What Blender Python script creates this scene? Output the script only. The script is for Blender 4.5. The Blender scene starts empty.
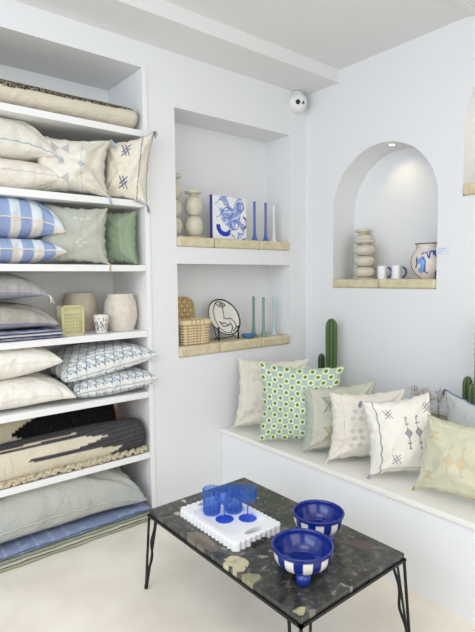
import bpy, bmesh, math, random
import numpy as np
from mathutils import Vector, Matrix
random.seed(4); rng = np.random.default_rng(4)
PI = math.pi
scene = bpy.context.scene
COL = scene.collection

# ------------------------------------------------------------------ camera
CAM = np.array([2.6118, -2.8050, 1.44])
YAW, PITCH, ROLL, FPX = math.radians(-50.7792), math.radians(4.4429), math.radians(-0.5031), 497.58
FW = np.array([math.sin(YAW)*math.cos(PITCH), math.cos(YAW)*math.cos(PITCH), -math.sin(PITCH)])
R0 = np.array([math.cos(YAW), -math.sin(YAW), 0.0]); U0 = np.cross(R0, FW)
RT = R0*math.cos(ROLL) + U0*math.sin(ROLL); UP = -R0*math.sin(ROLL) + U0*math.cos(ROLL)
cd = bpy.data.cameras.new('camera'); cam = bpy.data.objects.new('camera', cd); COL.objects.link(cam)
cd.sensor_fit = 'HORIZONTAL'; cd.sensor_width = 36; cd.lens = FPX/475*36; cd.clip_start = .05
cam.matrix_world = Matrix([[RT[i], UP[i], -FW[i], CAM[i]] for i in range(3)] + [[0, 0, 0, 1]])
scene.camera = cam

# ------------------------------------------------------------------ light
scene.view_settings.view_transform = 'Standard'
scene.view_settings.look = 'None'
scene.view_settings.gamma = 1
scene.view_settings.exposure = -0.20
world = bpy.data.worlds.new('daylight'); scene.world = world; world.use_nodes = True
world.node_tree.nodes['Background'].inputs[0].default_value = (.95, .97, 1.0, 1)
world.node_tree.nodes['Background'].inputs[1].default_value = .55

def area(name, loc, target, sx, sy, power, color):
    l = bpy.data.lights.new(name, 'AREA'); l.shape = 'RECTANGLE'; l.size = sx; l.size_y = sy
    l.energy = power; l.color = color
    o = bpy.data.objects.new(name, l); COL.objects.link(o); o.location = loc
    o.rotation_euler = (Vector(target)-Vector(loc)).to_track_quat('-Z', 'Y').to_euler()
    return o
area('shop_window_light', (1.9, -5.0, 1.2), (0.9, 0, 1.0), 3.2, 1.4, 30, (1.0, .98, .96))
area('upper_blue_fill_light', (1.9, -5.0, 2.45), (1.1, 0, 2.3), 3.2, .7, 48, (.58, .77, 1.0))  # unseen cool fill, added to tint the upper back wall blue
area('side_window_light', (4.6, -2.4, 1.8), (0, -1.2, 1.0), 2.4, 2.0, 40, (1.0, .975, .935))
area('overhead_fill_light', (2.0, -2.7, 2.80), (1.6, -2.2, 0), 1.6, 1.6, 27, (1.0, .92, .83))  # warm fill added out of view to brighten floor and bench

def on(ax, val, x, y):
    d = FW + RT*(x-237.5)/FPX + UP*(316-y)/FPX
    return CAM + d*(val-CAM[ax])/d[ax]

def yat(x, px): return float(on(0, x, px, 300)[1])

# ------------------------------------------------------------------ helpers
def lin(c):
    c = np.asarray(c, float)/255.0
    return np.where(c <= .04045, c/12.92, ((c+.055)/1.055)**2.4)

MATS = {}
def mat(name, rgb, rough=.6, metal=0, bump=0, bscale=60, mottle=0, mscale=4, rgb2=None, coat=0, attr=False, weave=False, spec=.5, ridge=0):
    if name in MATS: return MATS[name]
    m = bpy.data.materials.new(name); m.use_nodes = True; nt = m.node_tree; N = nt.nodes; L = nt.links
    b = N['Principled BSDF']; b.inputs['Roughness'].default_value = rough; b.inputs['Metallic'].default_value = metal
    b.inputs['Coat Weight'].default_value = coat; b.inputs['Coat Roughness'].default_value = .05
    b.inputs['Specular IOR Level'].default_value = spec
    tc = N.new('ShaderNodeTexCoord')
    if attr:
        a = N.new('ShaderNodeAttribute'); a.attribute_name = 'Col'; src = a.outputs['Color']
    else:
        v = N.new('ShaderNodeRGB'); v.outputs[0].default_value = (*lin(rgb), 1); src = v.outputs[0]
    if mottle:
        n = N.new('ShaderNodeTexNoise'); n.inputs['Scale'].default_value = mscale; n.inputs['Detail'].default_value = 6
        L.new(tc.outputs['Object'], n.inputs['Vector'])
        r = N.new('ShaderNodeMapRange'); r.inputs[1].default_value = .35; r.inputs[2].default_value = .65
        r.inputs[3].default_value = 0; r.inputs[4].default_value = mottle
        L.new(n.outputs['Fac'], r.inputs[0])
        mx = N.new('ShaderNodeMix'); mx.data_type = 'RGBA'
        L.new(r.outputs[0], mx.inputs[0]); L.new(src, mx.inputs[6])
        c2 = rgb2 if rgb2 is not None else tuple(k*.8 for k in rgb)
        mx.inputs[7].default_value = (*lin(c2), 1); src = mx.outputs[2]
    L.new(src, b.inputs['Base Color'])
    if bump:
        if weave:
            n = N.new('ShaderNodeTexNoise'); n.inputs['Scale'].default_value = bscale; n.inputs['Detail'].default_value = 2
            mp = N.new('ShaderNodeMapping'); mp.inputs['Scale'].default_value = (1, 1, 2.2)
            L.new(tc.outputs['Object'], mp.inputs['Vector']); L.new(mp.outputs[0], n.inputs['Vector'])
        else:
            n = N.new('ShaderNodeTexNoise'); n.inputs['Scale'].default_value = bscale; n.inputs['Detail'].default_value = 5
            L.new(tc.outputs['Object'], n.inputs['Vector'])
        bp = N.new('ShaderNodeBump'); bp.inputs['Strength'].default_value = bump; bp.inputs['Distance'].default_value = .004
        L.new(n.outputs['Fac'], bp.inputs['Height']); L.new(bp.outputs[0], b.inputs['Normal'])
    MATS[name] = m
    return m

def meshobj(name, verts, faces, material, parent=None, col=None, smooth=True, loc=None):
    me = bpy.data.meshes.new(name)
    me.from_pydata(np.asarray(verts, float).tolist(), [], faces)
    if smooth: me.polygons.foreach_set('use_smooth', [True]*len(me.polygons))
    if col is not None:
        a = me.color_attributes.new('Col', 'FLOAT_COLOR', 'POINT')
        c4 = np.ones((len(verts), 4)); c4[:, :3] = col
        a.data.foreach_set('color', c4.ravel())
    me.materials.append(material); me.update()
    o = bpy.data.objects.new(name, me); COL.objects.link(o)
    if parent: o.parent = parent
    if loc is not None: o.location = loc
    return o

def bmobj(name, bm, material, parent=None, smooth=False, loc=None):
    bmesh.ops.recalc_face_normals(bm, faces=bm.faces)
    me = bpy.data.meshes.new(name); bm.to_mesh(me); bm.free()
    if smooth: me.polygons.foreach_set('use_smooth', [True]*len(me.polygons))
    me.materials.append(material)
    o = bpy.data.objects.new(name, me); COL.objects.link(o)
    if parent: o.parent = parent
    if loc is not None: o.location = loc
    return o

def box(bm, x0, x1, y0, y1, z0, z1, bev=0, seg=2):
    r = bmesh.ops.create_cube(bm, size=1)
    for v in r['verts']:
        v.co = Vector(((x0+x1)/2+v.co.x*(x1-x0), (y0+y1)/2+v.co.y*(y1-y0), (z0+z1)/2+v.co.z*(z1-z0)))
    if bev:
        es = list({e for v in r['verts'] for e in v.link_edges})
        bmesh.ops.bevel(bm, geom=es, offset=bev, segments=seg, affect='EDGES', profile=.5)

def boxobj(name, dims, material, parent=None, bev=0, seg=2):
    bm = bmesh.new(); box(bm, *dims, bev=bev, seg=seg); return bmobj(name, bm, material, parent, smooth=False)

def thing(name, label, cat, loc=(0, 0, 0), group=None, rz=0):
    o = bpy.data.objects.new(name, None); COL.objects.link(o); o.location = loc; o.rotation_euler.z = rz
    o.empty_display_size = .05
    o['label'] = label; o['category'] = cat
    if group: o['group'] = group
    return o
def tag(o, label, cat, group=None):
    o['label'] = label; o['category'] = cat
    if group: o['group'] = group
    return o
def structure(o): o['kind'] = 'structure'; return o

def lathe_data(prof, n=40, close=False):
    prof = np.asarray(prof, float); m = len(prof); th = np.arange(n)/n*2*PI
    V = np.stack([prof[:, None, 0]*np.cos(th), prof[:, None, 0]*np.sin(th), np.repeat(prof[:, 1:2], n, 1)], -1).reshape(-1, 3)
    F = [(i*n+j, i*n+(j+1) % n, (i+1)*n+(j+1) % n, (i+1)*n+j) for i in range(m-1) for j in range(n)]
    return V, F
def smooth_prof(pts, k=4):
    pts = [np.array(p, float) for p in pts]; out = []
    for i in range(len(pts)-1):
        p0 = pts[max(i-1, 0)]; p1 = pts[i]; p2 = pts[i+1]; p3 = pts[min(i+2, len(pts)-1)]
        for s in range(k):
            t = s/k
            out.append(.5*((2*p1)+(-p0+p2)*t+(2*p0-5*p1+4*p2-p3)*t*t+(-p0+3*p1-3*p2+p3)*t**3))
    out.append(pts[-1]); out = np.array(out)
    if out.shape[1] == 2: out[:, 0] = np.maximum(out[:, 0], .0003)
    return out
def lathe(name, prof, material, parent=None, n=40, loc=None, colfn=None):
    V, F = lathe_data(prof, n)
    col = None
    if colfn is not None: col = colfn(np.arctan2(V[:, 1], V[:, 0]), V[:, 2], V)
    return meshobj(name, V, F, material, parent, col, loc=loc)

def tube_data(path, rad, n=8):
    path = np.asarray(path, float); m = len(path); rad = np.broadcast_to(rad, (m,))
    T = np.gradient(path, axis=0); T /= np.linalg.norm(T, axis=1)[:, None]+1e-12
    ref = np.array([0, 0, 1.0]) if abs(T[0][2]) < .9 else np.array([1.0, 0, 0])
    A = np.cross(T[0], ref); A /= np.linalg.norm(A); V = []
    for i in range(m):
        A = A - T[i]*(A@T[i]); A /= np.linalg.norm(A)+1e-12; B = np.cross(T[i], A)
        for j in range(n):
            a = 2*PI*j/n; V.append(path[i]+rad[i]*(A*math.cos(a)+B*math.sin(a)))
    F = [(i*n+j, i*n+(j+1) % n, (i+1)*n+(j+1) % n, (i+1)*n+j) for i in range(m-1) for j in range(n)]
    F += [tuple(range(n))[::-1], tuple((m-1)*n+j for j in range(n))]
    return np.array(V), F
def tubes(name, paths, material, parent=None, n=8, loc=None):
    VV, FF, k = [], [], 0
    for p, r in paths:
        V, F = tube_data(p, r, n); VV.append(V); FF += [tuple(i+k for i in f) for f in F]; k += len(V)
    return meshobj(name, np.concatenate(VV), FF, material, parent, loc=loc)

def curl_noise(P, s, seed=0):
    g = np.random.default_rng(seed); out = np.zeros(len(P))
    for k in range(6):
        d = g.normal(size=3); d /= np.linalg.norm(d); f = s*(1+.45*k)
        out += np.sin(P@d*f + g.uniform(0, 6.28) + 1.3*np.sin(P@g.normal(size=3)*f*.35))/(1+.45*k)
    return out/3

# 2D pattern helpers (arrays)
def dseg(u, v, a, b):
    ax, ay = a; bx, by = b; dx, dy = bx-ax, by-ay
    t = np.clip(((u-ax)*dx+(v-ay)*dy)/(dx*dx+dy*dy+1e-12), 0, 1)
    return np.hypot(u-ax-t*dx, v-ay-t*dy)
def dpoly(u, v, pts, closed=False):
    q = list(pts)+([pts[0]] if closed else [])
    d = np.full(u.shape, 9.)
    for a, b in zip(q[:-1], q[1:]): d = np.minimum(d, dseg(u, v, a, b))
    return d
def put(col, mask, rgb, k=1.0):
    c = lin(rgb); m = mask.astype(float)*k
    return col*(1-m[:, None]) + c*m[:, None]
def base(u, rgb): return np.tile(lin(rgb), (len(u), 1))
def soft(d, w): return np.clip(1.5-d/w, 0, 1)

# ------------------------------------------------------------------ materials
WALL = mat('white_plaster', (236, 237, 238), .85, bump=.10, bscale=14, mottle=.25, mscale=2, rgb2=(230, 231, 232), spec=.2)
CEIL = mat('ceiling_paint', (234, 234, 233), .9, spec=.1)
SHELF = mat('shelf_white_paint', (242, 242, 241), .5, spec=.3)
FLOORM = mat('polished_microcement', (249, 241, 229), .42, bump=.05, bscale=9, mottle=.8, mscale=3.6, rgb2=(232, 223, 208), spec=.35)
TILE = mat('sandy_terracotta_tile', (222, 211, 180), .55, bump=.35, bscale=40, mottle=.7, mscale=22, rgb2=(202, 186, 148))
FAB = mat('woven_cloth', (255, 255, 255), .95, attr=True, bump=.35, bscale=420, weave=True, spec=.1)
_nt = FAB.node_tree; _b = _nt.nodes['Principled BSDF']; _old = [n for n in _nt.nodes if n.type == 'BUMP'][0]
_n = _nt.nodes.new('ShaderNodeTexNoise'); _n.inputs['Scale'].default_value = 11; _n.inputs['Detail'].default_value = 3; _n.inputs['Distortion'].default_value = .8
_tc = [n for n in _nt.nodes if n.type == 'TEX_COORD'][0]; _nt.links.new(_tc.outputs['Object'], _n.inputs['Vector'])
_b2 = _nt.nodes.new('ShaderNodeBump'); _b2.inputs['Strength'].default_value = .6; _b2.inputs['Distance'].default_value = .03
_nt.links.new(_n.outputs['Fac'], _b2.inputs['Height']); _nt.links.new(_b2.outputs[0], _old.inputs['Normal'])
GLAZE = mat('painted_ceramic', (255, 255, 255), .18, attr=True, coat=.3)
PAINTED = mat('painted_matt', (255, 255, 255), .6, attr=True, spec=.3)
BLACK = mat('black_wrought_iron', (26, 26, 28), .45, metal=.3, bump=.2, bscale=80)
STONEC = mat('cream_glazed_stoneware', (214, 208, 190), .35, mottle=.5, mscale=30, rgb2=(196, 188, 166), coat=.2)
WHITE = mat('white_resin', (246, 246, 246), .4)
DARK = mat('dark_glass', (12, 12, 14), .15)

# ------------------------------------------------------------------ setting
YE = -2.75                    # left end of the shelving bay, outside the frame
YS = -1.333                   # right end of the shelving bay
ZC, ZS, XS = 2.862, 2.777, .31
structure(boxobj('floor', (-.62, 4.6, -5.2, .45, -.1, 0), FLOORM))
structure(boxobj('ceiling', (-.62, 4.6, -5.2, .45, ZC, ZC+.1), CEIL))
structure(boxobj('trim_1', (0, XS, -5.2, 0, ZS, ZC), CEIL))
structure(boxobj('trim_2', (1.244, 1.275, -3.2, 0, ZC-.012, ZC), CEIL, bev=.002))

def cut(o, cutters):
    for bm in cutters:
        c = bmobj('cutter', bm, WALL)
        m = o.modifiers.new('b', 'BOOLEAN'); m.operation = 'DIFFERENCE'; m.solver = 'EXACT'; m.object = c
        dg = bpy.context.evaluated_depsgraph_get(); dg.update()
        me = bpy.data.meshes.new_from_object(o.evaluated_get(dg))
        o.modifiers.clear(); old = o.data; me.name = old.name; o.data = me
        bpy.data.objects.remove(c)
def cbox(*d):
    bm = bmesh.new(); box(bm, *d); return bm
def arch_bm(x0, x1, z0, zs, y0, y1, n=48):
    bm = bmesh.new(); r = (x1-x0)/2; cx = (x0+x1)/2
    pts = [(x0, z0), (x1, z0)]+[(cx+r*math.cos(a), zs+r*math.sin(a)) for a in [PI*i/n for i in range(n+1)]]
    f = [bm.verts.new((x, y0, z)) for x, z in pts]; fc = bm.faces.new(f)
    e = bmesh.ops.extrude_face_region(bm, geom=[fc])
    for v in e['geom']:
        if isinstance(v, bmesh.types.BMVert): v.co.y = y1
    return bm

NYL, NYR = -1.148, -.172
wl = structure(boxobj('wall_left', (-.62, 0, -5.2, .45, 0, ZC), WALL))
cut(wl, [cbox(-.455, .1, YE, YS, -.05, 2.638), cbox(-.25, .1, NYL, NYR, 1.631, 2.461), cbox(-.25, .1, NYL, NYR, .942, 1.527)])
for f in wl.data.polygons: f.use_smooth = False
AX0, AX1 = .266, 1.056
wb = structure(boxobj('wall_back', (0, 4.6, 0, .45, 0, ZC), WALL))
cut(wb, [arch_bm(AX0, AX1, 1.359, 1.903, -.1, .24), arch_bm(1.205, 1.995, 1.887, 2.286, -.1, .24)])

# tiles lining the niches
def ledge(label, loc, tiles, zt, horizontal):
    t = thing('tiled_ledge', label, 'ledge', loc)
    for a, b in tiles:
        if horizontal == 'y': d = (-.245, .014, a+.0015-loc[1], b-.0015-loc[1], 0, zt)
        else: d = (a+.0015-loc[0], b-.0015-loc[0], -.014, .235, 0, zt)
        boxobj('tile', d, TILE, t, bev=.014, seg=3)
    return t
ledge('sandy beige tiled ledge lining the upper wall niche', (0, NYL, 1.632), [(NYL+.001, -.864), (-.864, -.474), (-.474, NYR-.001)], .062, 'y')
ledge('sandy beige tiled ledge lining the lower wall niche under the baskets', (0, NYL, .943), [(NYL+.001, -.83), (-.83, -.46), (-.46, NYR-.001)], .067, 'y')
ledge('sandy beige tiled ledge at the foot of the whole arched niche', (AX0, 0, 1.360), [(AX0+.001, .654), (.654, AX1-.001)], .060, 'x')
ledge('sandy tiled ledge of the second arch, cut off by the right edge', (1.205, 0, 1.888), [(1.206, 1.6), (1.6, 1.994)], .064, 'x')

# shelving built into the bay
sh = thing('built_in_shelving', 'tall white built-in shelving unit packed with cushions and rugs', 'shelving', (0, YE, 0))
SZ = [2.285, 1.886, 1.516, 1.130, .765, .393]
for z in SZ: boxobj('shelf_board', (-.44, .004, .003, YS-YE-.032, z-.036, z), SHELF, sh, bev=.002)
boxobj('side_panel', (-.45, .006, YS-YE-.030, YS-YE-.001, 0, 2.637), SHELF, sh, bev=.002)
boxobj('back_panel', (-.454, -.442, .003, YS-YE-.031, 0, 2.637), SHELF, sh)

# bench with a planting trough behind the cushions
BZ, BD = .431, .834
bn = thing('built_in_bench', 'long white built-in bench along the back wall carrying the cushions', 'bench', (0, 0, 0))
boxobj('bench_base', (.002, 3.6, -BD+.012, -.002, 0, BZ-.028), WALL, bn)
boxobj('bench_seat', (.002, 3.6, -BD, -.002, BZ-.028, BZ), mat('bench_top_paint', (240, 238, 232), .6, mottle=.3, mscale=6, rgb2=(232, 229, 222)), bn, bev=.008, seg=3)
PT = thing('planter_trough', 'low white planter trough against the wall behind the cushions', 'planter', (0, 0, BZ))
bm = bmesh.new()
box(bm, .004, 2.6, -.215, -.195, .001, .205); box(bm, .004, 2.6, -.024, -.004, .001, .205)
box(bm, .004, .024, -.195, -.024, .001, .205); box(bm, 2.58, 2.6, -.195, -.024, .001, .205)
bmobj('trough', bm, WALL, PT)
boxobj('soil', (.025, 2.579, -.194, -.025, .002, .18), mat('potting_gravel', (176, 168, 152), .95, bump=1, bscale=120, mottle=.8, mscale=90, rgb2=(120, 108, 92)), PT)

# ------------------------------------------------------------------ pillows
def pillow(name, label, corners, tf, tb, colfn, n=70, group=None, pinch=.035, frill=1.0, droop=0, wr=1.0, seed=0, trim=None, trimname='piping', tassels=(), tasselcol=None, backfn=None, power=.42, flat=None, cat='cushion'):
    """corners: BL, BR, TR, TL seen from the front side; tf/tb half thickness front/back"""
    C4 = [np.array(c, float) for c in corners]
    org = sum(C4)/4; org_z = min(c[2] for c in C4); base_pt = np.array([org[0], org[1], org_z])
    root = thing(name, label, cat, tuple(base_pt), group)
    s = (np.linalg.norm(C4[1]-C4[0])+np.linalg.norm(C4[3]-C4[0]))/2
    nrm = np.cross(C4[1]-C4[0], C4[3]-C4[0]); nrm /= np.linalg.norm(nrm)
    k = np.linspace(0, 1, n+1); k = .5-.5*np.cos(PI*k)*(.35) - (.5-k)*.65   # denser near the edges
    k = (k-k[0])/(k[-1]-k[0])
    U, V = np.meshgrid(k, k); u = U.ravel(); v = V.ravel()
    a, b = 2*u-1, 2*v-1
    # edges bow inwards between the corners
    uu = u - pinch*a*(1-b*b)*1.0; vv = v - pinch*b*(1-a*a)*1.0
    fa = frill*(.006*np.sin(v*31+seed)+.004*np.sin(v*57+2*seed)); fb = frill*(.006*np.sin(u*29+seed*2)+.004*np.sin(u*53+seed))
    uu = uu+fa*a**8*np.sign(a)*(1-b**6); vv = vv+fb*b**8*np.sign(b)*(1-a**6)
    P = (C4[0][None]*((1-uu)*(1-vv))[:, None]+C4[1][None]*(uu*(1-vv))[:, None]+C4[2][None]*(uu*vv)[:, None]+C4[3][None]*((1-uu)*vv)[:, None])
    prof = (np.maximum(1-a*a, 0)*np.maximum(1-b*b, 0))**power
    corner = (np.abs(a)*np.abs(b))**2.6
    if droop: P[:, 2] -= droop*corner
    g = np.random.default_rng(seed)
    rad = np.zeros(len(u))
    for cx, cy in ((0, 0), (1, 0), (1, 1), (0, 1)):       # creases running out of the corners
        th = np.arctan2(v-cy, u-cx); r = np.hypot(u-cx, v-cy)
        rad += np.exp(-r*3.6)*np.sin(th*g.integers(7, 11)+g.uniform(0, 6))*np.clip(r*7, 0, 1)
    uvw = np.stack([u*5, v*5, np.full(len(u), seed*1.7)], -1)
    w1 = curl_noise(uvw, 1.1, seed+5); w2 = curl_noise(uvw, 2.6, seed+9)
    wf = (rad*.15+w1*.12+w2*.06)*wr
    edge = np.clip(prof*2.2, 0, 1)
    tF = tf*prof*(1+wf); tB = tb*prof*(1+(-rad*.08+w1*.08)*wr)
    F_ = P+nrm*(tF+.0015)[:, None]; B_ = P-nrm*(tB+.0015)[:, None]
    # seam puckers
    pk = np.sin((u+v)*60+seed)*(1-edge)*.0015*wr
    F_ = F_+nrm*pk[:, None]; B_ = B_+nrm*pk[:, None]
    if flat is not None:
        lo, hi = flat
        for Q in (F_, B_):
            if lo is not None: Q[:, 2] = np.where(Q[:, 2] < lo, lo+.08*(Q[:, 2]-lo)*0+0.0005*np.abs(pk)*0, Q[:, 2])
            if hi is not None: Q[:, 2] = np.minimum(Q[:, 2], hi)
    m = n+1; N = m*m
    verts = np.concatenate([F_, B_])-base_pt
    faces = []
    for j in range(n):
        for i in range(n):
            q = (j*m+i, j*m+i+1, (j+1)*m+i+1, (j+1)*m+i)
            faces.append(q); faces.append((q[3]+N, q[2]+N, q[1]+N, q[0]+N))
    ring = [i for i in range(m)]+[j*m+n for j in range(1, m)]+[n*m+i for i in range(n-1, -1, -1)]+[j*m for j in range(n-1, 0, -1)]
    for x, y in zip(ring, ring[1:]+ring[:1]): faces.append((y, x, x+N, y+N))
    cF = colfn(u, v); cB = (backfn or colfn)(u, v)
    meshobj('pillow_cover', verts, faces, FAB, root, np.concatenate([cF, cB]))
    if trim is not None:
        tr, rr = trim
        pts = ((F_+B_)/2)[ring]-base_pt; cen = pts.mean(0)
        outd = pts-cen; outd /= np.linalg.norm(outd, axis=1)[:, None]
        if trimname == 'fringe':
            jig = g.uniform(0, 1, len(pts))
            pts = pts+outd*(.004+.006*jig)[:, None]+nrm*(g.uniform(-1, 1, len(pts))*.004)[:, None]
        pts = np.concatenate([pts, pts[:1]])
        Vt, Ft = tube_data(pts, rr, 6)
        meshobj(trimname, Vt, Ft, mat('trim_'+'_'.join(map(str, tr)), tr, .9, bump=.4, bscale=300), root)
    for ci in tassels:
        p = C4[ci]-np.array([0, 0, droop])-base_pt; d = C4[ci]-org; d[2] *= .3; d /= np.linalg.norm(d)
        tc = tasselcol or (232, 226, 212)
        paths = []
        for q in range(7):
            o = g.normal(size=3)*.004
            paths.append(([p-d*.006, p+d*.006+o*.3, p+d*.012+np.array([0, 0, -.014])+o, p+d*.014+np.array([0, 0, -.034])+o*1.6], [.003, .003, .0022, .0015]))
        tubes('tassel', paths, mat('tassel_'+'_'.join(map(str, tc)), tc, .95), root, n=5)
    return root

def quad(px, phi, theta, BLz=BZ+.012, width=None, on_y=None):
    """corner points of a cushion leaning back by theta, its width turned by phi"""
    a, t = math.radians(phi), math.radians(theta)
    w = np.array([math.cos(a), math.sin(a), 0]); b = np.array([-math.sin(a), math.cos(a), 0])
    up = math.cos(t)*np.array([0, 0, 1])+math.sin(t)*b; nn = np.cross(w, up)
    B = on(2, BLz, *px[0]); pts = []
    for x, y in px:
        d = FW+RT*(x-237.5)/FPX+UP*(316-y)/FPX; pts.append(CAM+d*((B-CAM)@nn)/(d@nn))
    BL, TR, TL = pts; W = width or np.linalg.norm(TR-TL)
    return [BL, BL+w*W, TR, TL]

IVORY = (236, 229, 212)
def plain(rgb, amt=.03, seed=1, streak=0):
    def f(u, v):
        c = base(u, rgb); k = curl_noise(np.stack([u*6, v*6, u*0+seed], -1), 1.5, seed)*amt
        if streak: k = k+streak*np.sin(u*260+2*np.sin(v*30))*.5+streak*np.sin(v*310+2*np.sin(u*25))*.5
        return np.clip(c*(1+k[:, None]), 0, 1)
    return f
def diamond(cx, cy, w, h): return [(cx, cy+h), (cx+w, cy), (cx, cy-h), (cx-w, cy)]
def indiamond(u, v, cx, cy, w, h): return (np.abs(u-cx)/w+np.abs(v-cy)/h) < 1

def c_p1(u, v):
    c = plain((229, 223, 208), .03, 2, .015)(u, v)
    for cy in (.22, .33, .72, .83):
        for cx in ((.24, .36) if cy in (.22, .72) else (.30,)):
            c = put(c, indiamond(u, v, cx, cy, .055, .05), (212, 207, 194), .8)
    c = put(c, dpoly(u, v, [(.14, 0), (.15, 1)]) < .006, (214, 208, 194), .8)
    return c
def c_p2(u, v):
    n = 13; a = u*n; b = v*n; iu = np.floor(a).astype(int); iv = np.floor(b).astype(int)
    x = a-iu-.5; y = b-iv-.5; chk = (iu+iv) % 2 == 0
    c = base(u, (176, 192, 188))
    edge = np.maximum(np.abs(x), np.abs(y))
    c = put(c, (~chk) & (edge > .42), (190, 214, 160))
    sq = (np.abs(x)**4+np.abs(y)**4)**.25
    c = put(c, chk, (190, 208, 162)); c = put(c, chk & (sq < .46), (240, 242, 226))
    c = put(c, chk & (np.hypot(x, y) < .31), (128, 152, 66))
    c = put(c, chk & (np.hypot(x, y) < .17), (112, 138, 54))
    return c
def c_p3(u, v):
    c = plain((196, 197, 180), .04, 4, .03)(u, v)
    c = put(c, (u < .09), (176, 182, 172), .8); c = put(c, (u > .09) & (u < .14), (206, 200, 180), .8)
    c = put(c, (u > .46) & (u < .50), (206, 202, 180), .6)
    for cy, col in ((.72, (146, 146, 132)), (.24, (168, 156, 120))):
        d = np.minimum(dpoly(u, v, [(.24, cy-.12), (.40, cy+.12)]), dpoly(u, v, [(.24, cy+.12), (.40, cy-.12)]))
        hour = (np.abs(u-.32) < np.abs(v-cy)*.7) & (np.abs(v-cy) < .11)
        c = put(c, hour, col, .55 if cy < .5 else .25); c = put(c, d < .009, col, .9)
        c = put(c, dpoly(u, v, [(.23, cy+.12), (.41, cy+.12)]) < .007, col, .8)
    return c
def c_p4(u, v):
    c = plain((234, 227, 214), .03, 6, .015)(u, v)
    for cy in (.2, .31, .42, .62, .73):
        for cx in (.24, .35):
            if indiamond is not None: c = put(c, indiamond(u, v, cx+(.03 if int(cy*100) % 2 else 0), cy, .048, .048), (208, 202, 194), .9)
    c = put(c, dpoly(u, v, [(.13, .02), (.12, .98)]) < .005, (210, 203, 186), .8)
    return c
def hashmark(c, u, v, cx, cy, s, col, w=.008):
    for dx in (-.35, .35):
        c = put(c, dseg(u, v, (cx-s*.9+dx*s*.2, cy-s*.6+dx*s), (cx+s*.9, cy+s*.55+dx*s)) < w, col)
        c = put(c, dseg(u, v, (cx-s*.6+dx*s, cy+s*.95), (cx+s*.5+dx*s, cy-s*.95)) < w, col)
    return c
GREYB = (136, 138, 148)
def c_p5(u, v):
    c = plain((242, 238, 228), .03, 8, .012)(u, v)
    for cx in (.53, .71):
        c = put(c, dpoly(u, v, [(cx, .34), (cx-.01, .74)]) < .006, GREYB)
        c = put(c, indiamond(u, v, cx, .54, .056, .062), (166, 166, 170)); c = put(c, np.abs(np.abs(u-cx)/.056+np.abs(v-.54)/.062-1) < .16, GREYB)
        for yy, s in ((.75, 1), (.33, -1)):
            c = put(c, dpoly(u, v, diamond(cx, yy, .014, .016), True) < .006, GREYB)
        for yy in (.66, .40): c = put(c, dseg(u, v, (cx-.025, yy), (cx+.025, yy)) < .007, GREYB)
    for cx, cy in ((.28, .82), (.32, .19), (.90, .84)): c = hashmark(c, u, v, cx, cy, .062, GREYB, .006)
    wav = .115+.006*np.sin(v*40)
    c = put(c, np.abs(u-wav) < .008, (150, 152, 158)); c = put(c, (np.abs(v-.06) < .005) & (u > .1), (186, 184, 178))
    return c
def c_p6(u, v):
    c = plain((214, 211, 186), .035, 10, .015)(u, v)
    T = (208, 193, 158)
    for cx, cy in ((.15, .76), (.14, .2), (.72, .78)):
        m = (np.abs(v-cy) < .055) & (np.abs(u-cx) < .02+np.abs(v-cy)*1.0)
        c = put(c, m, T, .9)
    for cx in (.38, .52):
        c = put(c, indiamond(u, v, cx, .45, .075, .11), T, .8)
        c = put(c, dpoly(u, v, [(cx, .27), (cx, .66)]) < .010, T, .85)
        c = put(c, indiamond(u, v, cx+.015, .67, .026, .035), T, .85)
    c = put(c, dseg(u, v, (.06, .93), (.95, .93)) < .006, (226, 222, 196))
    return c
def c_p7(u, v):
    c = plain((196, 201, 200), .05, 12, .03)(u, v)
    return put(c, v > .985, (92, 110, 150), .6)

pillow('throw_pillow', 'plain off-white cushion with faint diamonds, at the corner end of the bench', quad([(234, 427), (309, 359), (238, 358)], 43, 10, BLz=BZ+.018), .10, .05, c_p1, 90, seed=1, trim=((224, 218, 204), .0028), wr=1.3, flat=(BZ+.002, None), pinch=.055)
pillow('throw_pillow', 'green and pale blue checkered cushion with olive dots', quad([(259, 441), (344, 367), (259, 361)], 38, 9, BLz=BZ+.018, width=.46), .095, .045, c_p2, 190, seed=2, trim=((196, 212, 170), .0025), wr=1.1, flat=(BZ+.002, None), pinch=.055)
pillow('throw_pillow', 'sage green striped cushion with a brown hourglass, behind the beige one', quad([(302, 451), (375, 380), (303, 388)], 50, 14, BLz=BZ+.018), .085, .04, c_p3, 110, seed=3, trim=((178, 182, 160), .003), wr=1.4, flat=(BZ+.002, None), pinch=.055)
pillow('throw_pillow', 'beige cushion with faint grey diamonds between sage and white embroidered cushions', quad([(328, 460), (405, 389), (330, 393)], 52, 14, BLz=BZ+.018), .10, .045, c_p4, 110, seed=4, trim=((226, 218, 204), .003), tassels=(0,), wr=1.4, flat=(BZ+.002, None), pinch=.055)
pillow('throw_pillow', 'white cushion embroidered with two grey diamonds and hash marks', quad([(370, 475), (429, 392), (362, 402)], 50, 16, BLz=BZ+.018), .11, .05, c_p5, 150, seed=5, trim=((196, 196, 194), .0032), tassels=(0, 2, 3), tasselcol=(150, 150, 162), wr=1.4, flat=(BZ+.002, None), pinch=.055)
pillow('throw_pillow', 'pale olive cushion with tan embroidered figures, cut off at right', quad([(415, 487), (520, 434), (428, 415)], 8, 20, BLz=BZ+.018, width=.44), .11, .05, c_p6, 120, seed=6, trim=((200, 194, 160), .0032), tassels=(0,), tasselcol=(178, 162, 108), wr=1.4, flat=(BZ+.002, None), pinch=.055)
pillow('throw_pillow', 'blue-grey cushion with dark blue piping behind the pale olive one', [(1.30, -.31, .445), (1.72, -.31, .445), (1.69, -.25, .71), (1.272, -.265, .825)], .05, .03, c_p7, 80, seed=7, trim=((96, 112, 142), .0032), tassels=(3,), tasselcol=(92, 100, 130))

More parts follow.
